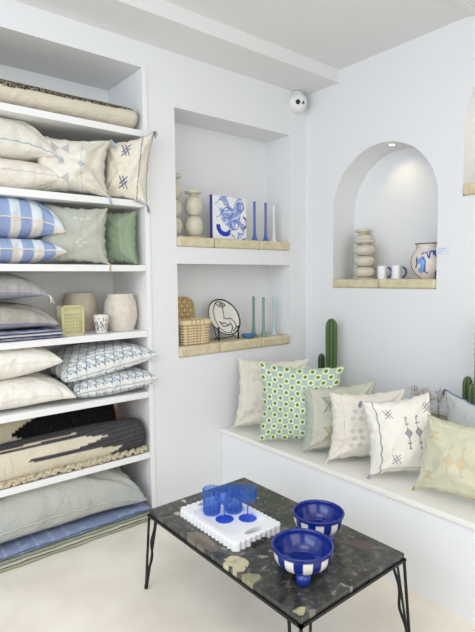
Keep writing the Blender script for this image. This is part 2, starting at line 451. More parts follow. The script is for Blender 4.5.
# --- shelf pillows -----------------------------------------------------------
def flatpillow(label, yr, yl, x0, x1, z, t, tb, colfn, n=60, seed=0, droop=0, flat=None, skew=0, **kw):
    """lying pillow: front edge at x1; corners BL, BR, TR, TL seen from above"""
    return pillow('throw_pillow', label, [(x1, yl, z), (x1+skew, yr, z), (x0+skew, yr, z), (x0, yl, z)], t, tb, colfn, n, seed=seed, droop=droop, flat=flat, **kw)

def c_s2u(u, v):
    c = plain((232, 228, 216), .02, 20, .01)(u, v)
    for vv in (.22, .6): c = put(c, (np.abs(v-vv-.01*np.sin(u*30)) < .006), (168, 180, 190), .8)
    return c
flatpillow('off-white cushion with blue stitched lines, upper of the stack on the second shelf', -1.865, -2.37, -.40, .015, 2.115, .150, .085, c_s2u, 70, 21, .05, (2.030, 2.246), trim=((170, 184, 196), .003), tassels=(1,), tasselcol=(196, 206, 214), wr=1.4, power=.5)
flatpillow('plain off-white cushion with white tassel, lower of the stack on the second shelf', -1.833, -2.37, -.40, .015, 1.974, .085, .10, plain((236, 230, 218), .02, 22, .01), 60, 22, .008, (1.889, 2.034), trim=((214, 212, 206), .0028), tassels=(1,), tasselcol=(244, 242, 236), wr=1.4, power=.5)

def c_A(u, v):
    c = plain((232, 226, 212), .02, 23, .01)(u, v)
    c = put(c, np.abs(u-.66) < .010, (190, 204, 212), .9)
    c = put(c, indiamond(u, v, .66, .46, .05, .06), (150, 178, 206)); c = put(c, indiamond(u, v, .66, .46, .025, .03), (214, 222, 228))
    for cy in (.2, .78):
        m = (np.abs(u-.36) < .12) & (np.abs(v-cy) < np.abs(u-.36)*.9)
        c = put(c, m, (186, 184, 186), .85)
    return c
def c_B(u, v):
    c = plain((234, 227, 210), .02, 24, .01)(u, v)
    for cx, cy in ((.48, .80), (.48, .24)): c = hashmark(c, u, v, cx, cy, .10, (112, 116, 132), .013)
    c = put(c, np.abs(u-.78-.05*np.sin(v*3)) < .013, (140, 146, 160), .9)
    return c
pillow('throw_pillow', 'off-white cushion with small blue diamond, standing on the second shelf', [(-.14, -1.95, 1.893), (.015, -1.595, 1.888), (.02, -1.575, 2.19), (-.13, -1.95, 2.20)], .125, .06, c_A, 90, seed=23, trim=((206, 212, 214), .0028), tassels=(1, 2), tasselcol=(176, 196, 214), pinch=.075, wr=2.2, flat=(1.888, 2.247))
pillow('throw_pillow', 'ivory cushion with dark hash marks jutting past the shelving edge', [(-.09, -1.585, 1.893), (.045, -1.375, 1.855), (.075, -1.335, 2.265), (-.07, -1.565, 2.20)], .085, .09, c_B, 100, seed=24, trim=((150, 152, 160), .0028), tassels=(1, 2), tasselcol=(120, 124, 140), pinch=.065, wr=2.0)

def c_str(u, v):
    k = u*10.0+.1; band = np.floor(k).astype(int) % 2 == 0
    c = base(u, (220, 229, 238)); c = put(c, band, (154, 174, 210)); return c
def c_strb(u, v):
    k = u*10.0+.1; band = np.floor(k).astype(int) % 2 == 0
    c = base(u, (222, 216, 208)); c = put(c, band, (148, 164, 202)); return c
flatpillow('blue and white striped cushion, upper of the pair on the third shelf', -1.838, -2.36, -.40, .015, 1.748, .125, .115, c_str, 90, 31, .062, (1.640, 1.870), trim=((232, 224, 208), .0035), backfn=c_strb, wr=.8, power=.36)
flatpillow('blue and white striped cushion, lower of the pair on the third shelf', -1.835, -2.36, -.40, .018, 1.590, .08, .08, c_str, 90, 32, .008, (1.519, 1.642), trim=((232, 224, 208), .0035), backfn=c_strb, wr=.7)
def c_sage(u, v):
    c = plain((190, 192, 180), .05, 33, .02)(u, v)
    for cx, cy in ((.56, .34), (.66, .34), (.61, .40), (.61, .28), (.6, .78), (.7, .8), (.5, .8)):
        c = put(c, indiamond(u, v, cx, cy, .045, .035), (212, 212, 198), .9)
    c = put(c, np.abs(u-.86) < .02, (184, 186, 168), .7); return c
pillow('throw_pillow', 'greyish sage cushion standing beside the striped pair', [(-.13, -1.96, 1.523), (.0, -1.600, 1.523), (.0, -1.595, 1.825), (-.12, -1.90, 1.84)], .07, .05, c_sage, 90, seed=33, trim=((160, 166, 142), .003), tassels=(1,), tasselcol=(214, 204, 176), wr=1.9, pinch=.05, frill=1.2, flat=(1.519, 1.846))
def c_grn(u, v):
    c = plain((154, 172, 146), .12, 34, .10)(u, v)
    return put(c, np.abs(u-.62-.02*np.sin(v*5)) < .012, (170, 186, 160))
pillow('throw_pillow', 'faded leaf-green cushion wedged at the right end of the third shelf', [(-.16, -1.575, 1.523), (-.03, -1.405, 1.523), (-.04, -1.400, 1.83), (-.17, -1.57, 1.83)], .06, .05, c_grn, 80, seed=34, trim=((152, 172, 142), .003), wr=1.8, pinch=.05, frill=1.6, flat=(1.519, 1.846))

def c_gr(u, v):
    c = plain((168, 166, 162), .06, 41, .08)(u, v)
    c = put(c, (np.abs(u-.72) < .1) & (np.abs(v-.35) < .05) & ((np.sin(u*90)+np.sin(v*90)) > 0), (200, 190, 160), .8); return c
def c_grb(u, v): return plain((150, 154, 166), .05, 42, .06)(u, v)
flatpillow('grey cushion with ochre stitches, upper of the pair on the fourth shelf', -1.935, -2.42, -.40, .012, 1.382, .09, .05, c_gr, 60, 41, .028, (1.322, 1.47), trim=((176, 174, 172), .0028), tassels=(1,), tasselcol=(206, 200, 186), backfn=c_grb, wr=.8)
flatpillow('grey cushion lying on folded striped cloth on the fourth shelf', -1.885, -2.40, -.40, .012, 1.218, .10, .035, plain((176, 170, 160), .05, 43, .08), 60, 43, .018, (1.182, 1.326), trim=((120, 126, 152), .0028), backfn=c_grb, wr=.8)

def c_cr(seed):
    def f(u, v):
        c = plain((244, 240, 231), .02, seed, .012)(u, v)
        c = put(c, (np.abs(v-.3) < .004), (212, 206, 190), .7); return c
    return f
flatpillow('cream cushion, upper of the pair at the left of the fifth shelf', -1.880, -2.38, -.40, .022, 1.020, .085, .095, c_cr(51), 70, 51, .01, (.925, 1.089), trim=((240, 232, 214), .003), wr=.9)
flatpillow('cream cushion, lower of the pair at the left of the fifth shelf', -1.818, -2.38, -.40, .028, .842, .095, .075, c_cr(52), 70, 52, .035, (.768, .930), trim=((240, 232, 214), .003), wr=.9)

def c_scroll(u, v):
    c = base(u, (234, 233, 229)); ink = (128, 150, 166)
    a = u*10; b = v*8.5; row = np.floor(b).astype(int); a = a+.5*(row % 2)
    x = a-np.floor(a)-.5; y = b-np.floor(b)-.5
    for sx, sy, sg in ((-.20, .17, 1), (.20, -.17, -1)):
        dx, dy = (x-sx)*sg, (y-sy)*sg; r = np.hypot(dx, dy); th = np.arctan2(dy, dx)/(2*PI)
        c = put(c, (((r/.15-th) % 1) < .5) & (r < .25), ink)
    c = put(c, dpoly(x, y, [(-.5, -.28), (-.2, -.42), (.0, -.1), (.05, .1), (.25, .40), (.5, .28)]) < .055, ink)
    return c
pillow('throw_pillow', 'white cushion with blue-grey scrolls, upper of the pair on the fifth shelf', [(.0, -1.865, .895), (.055, -1.330, .985), (-.36, -1.40, .985), (-.40, -1.86, .935)], .115, .06, c_scroll, 170, seed=53, trim=((176, 186, 192), .0028), pinch=.02, wr=1.2, flat=(None, 1.089), power=.36)
pillow('throw_pillow', 'white cushion with blue-grey scrolls, lower of the pair on the fifth shelf', [(.0, -1.80, .815), (.058, -1.335, .845), (-.36, -1.40, .845), (-.40, -1.82, .825)], .095, .075, c_scroll, 170, seed=54, trim=((176, 186, 192), .0028), pinch=.02, wr=1.2, flat=(.768, None), power=.36)

# big floor cushion and folded mats
def c_fl(u, v):
    c = plain((190, 191, 182), .05, 61, .02)(u, v)
    m = curl_noise(np.stack([u*3, v*3, u*0], -1), 2.2, 8)
    return put(c, m > .25, (176, 186, 192), .35)
flatpillow('large sage grey cushion with frayed edges on the lowest level', -1.42, -2.5, -.42, .03, .185, .165, .105, c_fl, 90, 61, .065, (.087, .345), trim=((206, 208, 198), .0035), trimname='fringe', wr=1.7, power=.33)

def slab(name, x0, x1, y0, y1, z0, z1, colfn, parent, nx=40, ny=120, wob=.003, seed=0, layers=1, round_=None):
    """folded cloth: a soft rounded slab, its front fold facing +x"""
    h = (z1-z0)/layers; VV, FF, CC, k = [], [], [], 0
    g = np.random.default_rng(seed)
    for L in range(layers):
        zc = z0+h*(L+.5); xf = x1+g.uniform(-.006, .006); yr = y1+g.uniform(-.006, .004)
        m = 24; s = np.linspace(0, 2*PI, m, endpoint=False)
        ex = np.sign(np.cos(s))*np.abs(np.cos(s))**.25; ez = np.sign(np.sin(s))*np.abs(np.sin(s))**.8
        xs = (x0+xf)/2+(xf-x0)/2*ex; zs = zc+ez*(h/2*.96)
        ys = np.linspace(y0, yr, ny)
        X = np.repeat(xs[None], ny, 0)+(wob*np.sin(ys*23+L*2)+wob*.6*np.sin(ys*61+L))[:, None]
        Z = np.repeat(zs[None], ny, 0)
        e = np.clip((yr-ys)/.012, 0, 1)**.5; Z = zc+(Z-zc)*np.maximum(e, .08)[:, None]
        Y = np.repeat(ys[:, None], m, 1)
        P = np.stack([X, Y, Z], -1).reshape(-1, 3); VV.append(P)
        CC.append(colfn(P, L))
        FF += [(k+i*m+j, k+i*m+(j+1) % m, k+(i+1)*m+(j+1) % m, k+(i+1)*m+j) for i in range(ny-1) for j in range(m)]
        FF += [tuple(k+j for j in range(m))[::-1], tuple(k+(ny-1)*m+j for j in range(m))]; k += len(P)
    return meshobj(name, np.concatenate(VV), FF, FAB, parent, np.concatenate(CC))
def c_blue(P, L):
    y, z = P[:, 1], P[:, 2]; c = base(y, (140, 153, 184))
    k = (y*13) % 1; front = P[:, 0] > 0
    c = put(c, (np.abs(k-.3) < .05) | ((k > .3) & (k < .75) & (np.abs(P[:, 0]-.03) < .006)), (172, 182, 204), .8)
    return put(c, (np.sin(y*400)+np.sin(z*2600)) > 1.4, (132, 148, 186), .5)
def c_mat(P, L): return plain([(176, 178, 152), (206, 204, 190), (164, 170, 146)][L % 3], .06, 60+L, .1)(P[:, 1], P[:, 2])
FB = slab('folded_throw', -.42, .052, -2.72, -1.395, .052, .084, c_blue, None, seed=3, layers=2)
tag(FB, 'folded denim-blue patterned throw beneath the large sage floor cushion', 'throw')
FM = slab('folded_mat', -.42, .060, -2.72, -1.385, .002, .050, c_mat, None, seed=5, layers=3)
tag(FM, 'folded sage and beige mat on the floor, lowest layer of the pile', 'mat')
def c_fold(P, L):
    y, z, x = P[:, 1], P[:, 2], P[:, 0]; c = base(y, [(112, 116, 150), (206, 206, 212), (128, 132, 160)][L % 3])
    return put(c, np.sin(x*500+z*900) > .4, (214, 212, 214), .55)
tag(slab('folded_throw', -.40, .016, -2.45, -1.862, 1.133, 1.180, c_fold, None, seed=7, layers=3), 'folded navy and white striped throw under the grey cushions', 'throw')

# --- rolled rugs -------------------------------------------------------------
def roll(name, label, xc, zc, rx, rz_, y0, y1, colfn, seed, ny=260, na=84, endr=.05, lean=0, grow=0):
    root = thing(name, label, 'rug', (xc, (y0+y1)/2, zc-rz_))
    ys = np.linspace(y0, y1, ny); th = np.linspace(0, 2*PI, na, endpoint=False)
    Y, T = np.meshgrid(ys, th, indexing='ij')
    e = np.clip((y1-Y)/endr, 0, 1); e = np.sqrt(1-(1-e)**2)*.35+.65
    e = np.where(y1-Y < 1e-6, .55, e)
    q = .018*np.sin(Y*7+seed)+.012*np.sin(Y*17+T*2+seed)
    f = 1+.05*np.sin(Y*5+T+seed)+q*.8
    X = xc+rx*np.cos(T)*e*f; Z = zc-rz_*0+lean*(Y-y1)+rz_*np.sin(T)*e*np.where(np.sin(T) > 0, f*(1+grow*(y1-Y)*(1+.25*np.sin(Y*6+1))), 1)
    P = np.stack([X, Y, Z], -1).reshape(-1, 3)
    F = [(i*na+j, i*na+(j+1) % na, (i+1)*na+(j+1) % na, (i+1)*na+j) for i in range(ny-1) for j in range(na)]
    F += [tuple(range(na))[::-1], tuple((ny-1)*na+j for j in range(na))]
    o = np.array(root.location)
    meshobj('rolled_cloth', P-o, F, FAB, root, colfn(Y.ravel(), T.ravel()))
    return root
def c_jute(Y, T):
    c = plain((220, 212, 194), .05, 71, .05)(Y*4, T)
    g = np.random.default_rng(3).uniform(0, 1, len(Y))
    band = (T > np.clip(.78+(Y+1.6)*.36, .42, 1.1)-.42+.05*np.sin(Y*25)) & (T < 1.75)
    c = put(c, band & (g > .3), (58, 52, 46)); c = put(c, band & (g <= .3), (176, 164, 140))
    left = (Y < -2.32) & (T < 1.6)
    c = put(c, left & (np.sin(T*30) > 0) & (g > .4), (70, 64, 58), .8)
    return c
roll('rolled_rug', 'rolled cream rug with black speckled border on the top shelf', -.12, 2.353, .135, .066, -2.70, -1.385, c_jute, 1, grow=.20)
RK = (44, 42, 44)
def c_back(Y, T):
    c = plain((216, 206, 180), .04, 72, .04)(Y*4, T); g = np.random.default_rng(5).uniform(0, 1, len(Y))
    jag = np.abs((T-.35)*.30)+.010*((T*24) % 1)
    c = put(c, Y > -2.12+jag, (26, 25, 27)); c = put(c, (Y > -2.05+jag) & (g > .8), (48, 47, 49), .6)
    return put(c, Y > -1.50, (168, 92, 60))
def c_front(Y, T):
    c = plain((78, 75, 78), .06, 73, .0)(Y*4, T); g = np.random.default_rng(6).uniform(0, 1, len(Y))
    st = np.sin(T*60+Y*20)*.5+.5
    c = np.clip(c*(.55+.8*(g*.5+st*.5))[:, None], 0, 1)
    tt = np.where(T > PI, T-2*PI, T)
    def zone(yr, t0, hw): return (Y+.018*((tt*24) % 1) < yr-np.abs(tt-t0)/hw*.35) & (np.abs(tt-t0) < hw)
    cream = plain((220, 211, 190), .04, 74, .05)(Y*4, T)
    jg = .020*((tt*22) % 1)
    m = (np.abs(tt-.52) < .30) & (Y+jg < -1.62-np.abs(tt-.52)*.55)
    m |= (tt < -.02) & (Y+jg < -1.55-np.maximum(0, -.35-tt)*.2-np.maximum(0, tt+.2)*.9)
    m |= (np.abs(tt-.10) < .16) & (Y < -2.06-jg+.15*np.abs(tt-.1))
    c[m] = cream[m]
    m2 = (np.abs(tt-1.02-.3*(Y+2)) < .05) & (Y < -1.8); c = put(c, m2, (208, 196, 166))
    return c
roll('rolled_rug', 'black and cream rolled rug lying at the back of the sixth shelf', -.285, .560, .130, .152, -2.70, -1.475, c_back, 4)
rr = roll('rolled_rug', 'charcoal and cream kilim roll with knotted fringe at the front of its shelf', -.085, .500, .098, .100, -2.70, -1.385, c_front, 2)
paths = []; g = np.random.default_rng(9); o = np.array(rr.location)
y = -2.5
while y < -1.40:
    p = np.array([.000, y, .405])-o; n = 9; t = np.linspace(0, 1, n); L = .06+g.uniform(0, .025)
    pa = np.stack([p[0]+.006*np.sin(t*14+g.uniform(0, 6))-.004+t*0, p[1]-L*.5+t*L, p[2]+.008+.010*np.sin(t*9+g.uniform(0, 6))+g.uniform(-.003, .006)], -1)
    paths.append((pa, .0085*(1+.4*np.sin(t*22+g.uniform(0, 6))))); 
    pa2 = pa+np.array([-.016, .01, .006]); paths.append((pa2, .008*(1+.35*np.sin(t*20+g.uniform(0, 6)))))
    y += .030
tubes('fringe', paths, mat('cotton_fringe', (206, 194, 166), .95, bump=.6, bscale=260), rr, n=7)

# ------------------------------------------------------------------ pots on the shelf
def pot(label, loc, r, h, rgb, seed):
    t = thing('clay_pot', label, 'pot', loc)
    p = smooth_prof([(.001, .004), (r*.72, .0), (r*.80, .01), (r*.97, h*.30), (r*1.0, h*.52), (r*.95, h*.75), (r*.80, h*.93), (r*.79, h), (r*.70, h), (r*.69, h*.93), (r*.6, h*.8)], 5)
    lathe('pot_body', p, mat('rough_clay_%d' % seed, rgb, .95, bump=.7, bscale=75, mottle=.8, mscale=35, rgb2=tuple(int(c*.92) for c in rgb)), t, 48)
    return t
pot('rough pinkish beige clay pot at the right end of the fourth shelf', (-.135, -1.468, 1.131), .098, .215, (230, 220, 206), 1)
pp = pot('browner clay pot with a small copper mark, behind the framed block', (-.32, -1.640, 1.131), .105, .225, (212, 200, 180), 2)
lathe('handle', [(.001, .003), (.012, .004), (.017, .0), (.017, -.006)], mat('copper', (170, 104, 60), .4, metal=.4), pp, 16, loc=(.086, .050, .12)).rotation_euler = (0, PI/2, .4)
bx = thing('wire_box', 'pale yellow metal mesh box standing beside the small cup', 'box', (-.085, -1.795, 1.131), rz=.15)
bx.scale = (1.2, 1.25, 1.27)
YEL = mat('pale_brass', (222, 215, 170), .5, metal=.1, mottle=.3, mscale=30)
bm = bmesh.new()
for a, b, c, d in ((-.052, .052, 0, .008), (-.052, .052, .122, .130), (-.052, -.044, 0, .130), (.044, .052, 0, .130)): box(bm, .02, .032, a, b, c, d)
bmobj('frame', bm, YEL, bx)
boxobj('back_plate', (-.02, .019, -.050, .050, .001, .129), YEL, bx)
bm = bmesh.new()
for i in range(6):
    for j in range(5): box(bm, .019, .0235, -.036+i*.0145-.003, -.036+i*.0145+.003, .018+j*.014-.003, .018+j*.014+.003)
box(bm, .019, .024, -.044, .044, .088, .092)
bmobj('lattice', bm, mat('dull_brass', (192, 184, 136), .5), bx)
def c_cup(th, z, V):
    c = base(z, (232, 229, 220)); ink = (62, 74, 104)
    x = (th*2.6) % 2-1; y = z/.06
    for a, b in (((-.9, .15), (-.2, .75)), ((-.2, .75), (.6, .35)), ((.1, .1), (.8, .9)), ((-.6, .9), (.2, .1)), ((.5, .15), (.95, .6))):
        c = put(c, dseg(x, y*1.0, a, b) < .05, ink)
    return c
cu = thing('ceramic_cup', 'small white cup with blue scribbles between the box and clay pot', 'cup', (-.065, -1.622, 1.131))
cu.scale = (1.3, 1.3, 1.6)
lathe('cup_body', smooth_prof([(.001, .002), (.021, 0), (.025, .010), (.029, .034), (.031, .036), (.032, .062), (.029, .062), (.027, .04), (.02, .01), (.001, .008)], 5), GLAZE, cu, 60, colfn=c_cup)

# ------------------------------------------------------------------ upper niche
ZU = 1.695
def bubble(label, loc, r, h, n, plate=.9):
    t = thing('candle_holder', label, 'candle holder', loc)
    pts = [(.001, .001), (r*.98, 0), (r*1.0, h*.03)]; top = h*.90; z0 = h*.04; hh = (top-z0)/n
    for i in range(n):
        zc = z0+hh*(i+.5)
        rr_ = r*(1.0 if i == 0 else .98)
        for a in np.linspace(-1.5, 1.5, 11): pts.append((r*.34+(rr_-r*.34)*max(math.cos(a), 0)**1.0, zc+hh*.5*math.sin(a)))
    pts += [(r*.42, top), (r*.42, h*.93), (r*plate, h*.95), (r*plate, h), (r*plate*.8, h), (r*.35, h*.985), (.001, h*.985)]
    lathe('holder_body', smooth_prof(pts, 2), STONEC, t, 44)
    return t
bubble('taller cream bubble candle holder, half hidden at the left of the upper niche', (-.12, -1.092, ZU), .056, .395, 3)
bubble('shorter cream bubble candle holder beside the blue picture in the upper niche', (-.085, -.962, ZU), .060, .300, 2)

def c_art(u, v):
    c = base(u, (238, 238, 238)); u = (u-.52)*.84+.5; v = (v-.5)*.86+.5; B1 = (96, 132, 206); B2 = (40, 62, 190); K = (120, 150, 214)
    s = curl_noise(np.stack([u*4, v*4, u*0], -1), 2.4, 3)
    blob = ((np.hypot((u-.5)/.26, (v-.62)/.30) < 1) | (np.hypot((u-.68)/.16, (v-.76)/.18) < 1) | (np.hypot((u-.66)/.2, (v-.32)/.24) < 1) | (np.hypot((u-.36)/.14, (v-.82)/.14) < 1))
    c = put(c, blob & (s > -.35), B1, .75); c = put(c, blob & (np.abs(s) < .10), (216, 226, 240), .9)
    st = np.sin((u*2+v)*80)
    c = put(c, blob & (st > .6) & (s > 0), K, .7)
    for cx, cy, r in ((.42, .6, .12), (.75, .74, .09), (.6, .36, .1)): c = put(c, np.abs(np.hypot(u-cx, (v-cy)*1.1)-r) < .012, B2, .8)
    arc = (np.abs(np.hypot(u-.36, v-.34)-.17) < .048) & ((v < .36) & (u < .48))
    c = put(c, arc, B2)
    c = put(c, (np.abs(np.hypot(u-.78, v-.42)-.13) < .018) & (u > .82), (48, 56, 130))
    c = put(c, dpoly(u, v, [(.12, .75), (.26, .9), (.5, .94), (.8, .9)]) < .007, K); c = put(c, dpoly(u, v, [(.15, .5), (.3, .56), (.2, .7)]) < .007, K)
    c = put(c, dpoly(u, v, [(.78, .06), (.86, .1), (.9, .05)]) < .012, B2)
    return c
def grid_face(name, o, du, dv, n, m, colfn, material, parent):
    U, V = np.meshgrid(np.linspace(0, 1, n+1), np.linspace(0, 1, m+1)); u, v = U.ravel(), V.ravel()
    P = np.array(o)+u[:, None]*np.array(du)+v[:, None]*np.array(dv)
    F = [(j*(n+1)+i, j*(n+1)+i+1, (j+1)*(n+1)+i+1, (j+1)*(n+1)+i) for j in range(m) for i in range(n)]
    return meshobj(name, P, F, material, parent, colfn(u, v))
ab = thing('picture_block', 'square white picture with blue brush drawing standing in the upper niche', 'picture', (-.06, -.672, ZU), rz=0)
ab.scale = (1, 1.14, 1.06)
boxobj('block', (-.014, 0, -.148, .118, .001, .274), mat('white_board', (236, 236, 238), .6), ab, bev=.002)
grid_face('drawing', (.0012, -.136, .003), (0, .252, 0), (0, 0, .268), 150, 150, c_art, PAINTED, ab)
boxobj('blue_edge', (-.013, .0014, -.1485, -.139, .002, .273), mat('ultramarine_edge', (52, 58, 150), .5), ab)

def taper(label, loc, h, m, g):
    t = thing('taper_candle', label, 'candle', loc, g)
    p = smooth_prof([(.001, .0), (.030, .0), (.029, .004), (.018, .018), (.0115, .05), (.0085, h*.5), (.0092, h*.9), (.0095, h-.004), (.007, h), (.001, h)], 4)
    lathe('candle_body', p, m, t, 20)
    tubes('wick', [([(0, 0, h-.001), (.001, 0, h+.004), (.002, 0, h+.008)], .0008)], mat('wick', (220, 215, 205), .9), t, n=5)
BLUEW = mat('blue_wax', (84, 108, 176), .35, spec=.5)
taper('blue taper candle with flared foot, nearest the picture', (-.075, -.449, ZU), .278, BLUEW, 'tall taper candles in the upper niche')
taper('blue taper candle with flared foot, between the other blue and the white candle', (-.075, -.342, ZU), .278, BLUEW, 'tall taper candles in the upper niche')
taper('white taper candle standing at the right of the two blue ones', (-.075, -.262, ZU), .262, mat('white_wax', (232, 232, 230), .4), 'tall taper candles in the upper niche')

# ------------------------------------------------------------------ lower niche
ZL = 1.011
WIC = mat('woven_straw', (206, 182, 132), .9, bump=.8, bscale=150, mottle=.7, mscale=60, rgb2=(160, 128, 84))
WIC2 = mat('pale_straw', (226, 208, 164), .9, bump=.6, bscale=120)
def rrect(w, d, r, n=8):
    out = []
    for cx, cy, a0 in ((w/2-r, d/2-r, 0), (-w/2+r, d/2-r, PI/2), (-w/2+r, -d/2+r, PI), (w/2-r, -d/2+r, 3*PI/2)):
        for i in range(n+1): a = a0+PI/2*i/n; out.append((cx+r*math.cos(a), cy+r*math.sin(a)))
    return out
def tight(pts, step):
    pts = np.array(pts+[pts[0]]); out = []
    for a, b in zip(pts[:-1], pts[1:]):
        L = np.linalg.norm(b-a); k = max(1, int(L/step)); out += [a+(b-a)*i/k for i in range(k)]
    return np.array(out)
bk = thing('straw_basket', 'low round-cornered straw basket with beaded rim in the lower niche', 'basket', (-.100, -.985, ZL))
bk.scale = (1.0, 1.25, 1.3)
out = tight(rrect(.16, .180, .04), .006); m = len(out)
VV = []; NR = 8; rows = NR*4
for i in range(rows+1):
    z = .105*i/rows; bul = .003*abs(math.sin(PI*i/4))
    for j, p in enumerate(out):
        d = p/np.linalg.norm(p); VV.append((*(p*(.94+.06*i/rows)+d*(bul+.0016*math.sin(j*1.6+(i//4)*PI))), z))
FF = [(i*m+j, i*m+(j+1) % m, (i+1)*m+(j+1) % m, (i+1)*m+j) for i in range(rows) for j in range(m)]+[tuple(range(m))[::-1]]
def c_bas(P):
    k = (P[:, 2]/.105*NR) % 1; c = base(P[:, 2], (222, 204, 164)); a = np.arctan2(P[:, 1], P[:, 0])
    c = put(c, (k < .3) & (np.sin(a*60) > -.2), (150, 104, 66), .9); return c
VV = np.array(VV)
meshobj('basket_body', VV, FF, mat('dyed_straw', (255, 255, 255), .9, attr=True, bump=.5, bscale=150), bk, c_bas(VV))
bm = bmesh.new(); per = tight(rrect(.16, .180, .04), .022)
for p in per: bmesh.ops.create_uvsphere(bm, u_segments=10, v_segments=7, radius=.0135, matrix=Matrix.Translation((p[0], p[1], .109)))
bmobj('beaded_rim', bm, WIC2, bk, smooth=True)
boxobj('basket_lining', (-.070, .070, -.080, .080, .06, .092), WIC, bk, bev=.01)
# upright flat basket / tray behind
bt = thing('straw_tray', 'upright woven straw tray leaning behind the beaded basket', 'tray', (-.195, -1.000, ZL))
bt.scale = (1, 1.15, 1.22)
bt.rotation_euler = (0, -.08, 0)
out = tight(rrect(.190, .24, .05), .006); m = len(out); VV = []
prof_ = [(1.0, -.014), (1.03, 0), (1.0, .014), (.9, .013), (.86, .004), (.5, .003), (.05, .003)]
for s, dx in prof_:
    for j, p in enumerate(out): VV.append((dx+.0012*math.sin(j*1.7), p[0]*s, .124+p[1]*s))
FF = [(i*m+j, i*m+(j+1) % m, (i+1)*m+(j+1) % m, (i+1)*m+j) for i in range(len(prof_)-1) for j in range(m)]+[tuple(range(m))[::-1], tuple((len(prof_)-1)*m+j for j in range(m))]
meshobj('tray_body', VV, FF, WIC, bt)
U, V = np.meshgrid(np.linspace(0, 1, 73), np.linspace(0, 1, 73)); u, v = U.ravel(), V.ravel()
hh_ = np.abs(np.sin(u*PI*8)*np.sin(v*PI*9)); ck = (np.floor(u*8)+np.floor(v*9)) % 2
P = np.stack([.004+.005*hh_*ck+.0015*hh_, (u-.5)*.165, .124+(v-.5)*.215], -1)
cw = base(u, (196, 168, 118)); cw = put(cw, ck > .5, (222, 202, 158), .9); cw = put(cw, hh_ < .25, (150, 120, 78), .7)
meshobj('woven_surface', P, [(b*73+a, b*73+a+1, (b+1)*73+a+1, (b+1)*73+a) for b in range(72) for a in range(72)], MATS['dyed_straw'], bt, cw)

# plate on stand
def c_plate(th, z, V):
    x, y = V[:, 0]/.120, V[:, 1]/.120; r = np.hypot(x, y)
    c = base(x, (228, 225, 212)); K = (28, 30, 38)
    c = put(c, r > .93, K)
    poly1 = [(-.50, .62), (-.35, .80), (-.05, .86), (.18, .74), (.05, .60), (-.18, .58), (-.40, .70)]
    poly2 = [(-.45, .72), (-.60, .3), (-.55, -.2), (-.35, -.6), (-.02, -.84), (.35, -.80), (.52, -.45), (.38, -.2)]
    poly3 = [(.02, .55), (.05, .1), (.02, -.05), (.30, -.02), (.42, .05), (.66, -.1), (.74, -.4), (.50, -.7)]
    poly4 = [(-.28, -.28), (-.1, -.36), (.02, -.28), (.22, -.38), (.38, -.3), (.14, -.46), (-.1, -.5), (-.28, -.28)]
    poly5 = [(-.2, .72), (-.05, .78), (.05, .7), (-.08, .66), (-.2, .72)]
    for p in (poly1, poly2, poly3, poly4, poly5): c = put(c, (dpoly(x, y, p) < .026) & (z > .0035), K)
    return c
PC = np.array([-.110, -.700, 0])
pl = thing('decorative_plate', 'round cream plate with black rim and one-line face drawing', 'plate', (-.120, -.705, ZL+.150))
pr = [(.001, .004)]+[(.120*k, .004+.012*max(0, k-.6)**1.5/.4**1.5*1.0) for k in np.linspace(.02, .94, 70)]+[(.1145, .0165), (.1200, .018), (.1200, .0145), (.08, -.001), (.001, -.003)]
po = lathe('plate_body', pr, GLAZE, pl, 200, colfn=c_plate)
# local z = facing direction (+x world), local y = up
def face_rot(nx, ny, nz, roll=0):
    z = Vector((nx, ny, nz)).normalized(); x = Vector((0, 0, 1)).cross(z).normalized(); y = z.cross(x)
    M = Matrix((x, y, z)).transposed(); return (M @ Matrix.Rotation(roll, 3, 'Z')).to_euler()
pl.rotation_euler = face_rot(1, .05, .52, -.25)
pl.scale = (1.14, 1.14, 1.14)
st = thing('plate_stand', 'black iron plate stand under the face plate', 'stand', (-.100, -.708, ZL))
for s in (-1, 1):
    yy = s*.085
    tubes('stand_leg', [([(.048, yy, .003), (.046, yy, .05), (.044, yy, .085)], .0055), ([(.048, yy, .006), (.01, yy*.9, .022), (-.05, yy*.7, .004)], .003),
                        ([(.044, yy, .082), (.044, yy, .086), (.044, yy, .092), (.044, yy, .095)], [.003, .008, .008, .003]), ([(.012, yy*.9, .02), (-.03, yy*.7, .05), (-.055, yy*.6, .10)], .003)], BLACK, st)
tubes('crossbar', [([(-.05, -.053, .004), (-.05, 0, .004), (-.05, .053, .004)], .003)], BLACK, st)
ds = thing('small_dish', 'small blue dish between the plate stand and green candles', 'dish', (-.065, -.520, ZL))
lathe('dish_body', smooth_prof([(.001, .001), (.034, 0), (.046, .008), (.052, .024), (.049, .025), (.042, .012), (.001, .007)], 4), mat('teal_blue_glaze', (72, 118, 158), .25, coat=.4), ds, 36)
taper('dark green taper candle, closest to the small blue dish', (-.105, -.436, ZL), .290, mat('dark_green_wax', (106, 142, 128), .35), 'tall taper candles in the lower niche')
taper('sage green taper candle, between dark green and pale blue ones', (-.055, -.385, ZL), .285, mat('sage_wax', (122, 158, 144), .35), 'tall taper candles in the lower niche')
taper('pale blue taper candle at the right of the lower niche', (-.085, -.257, ZL), .285, mat('pale_blue_wax', (190, 212, 218), .35), 'tall taper candles in the lower niche')

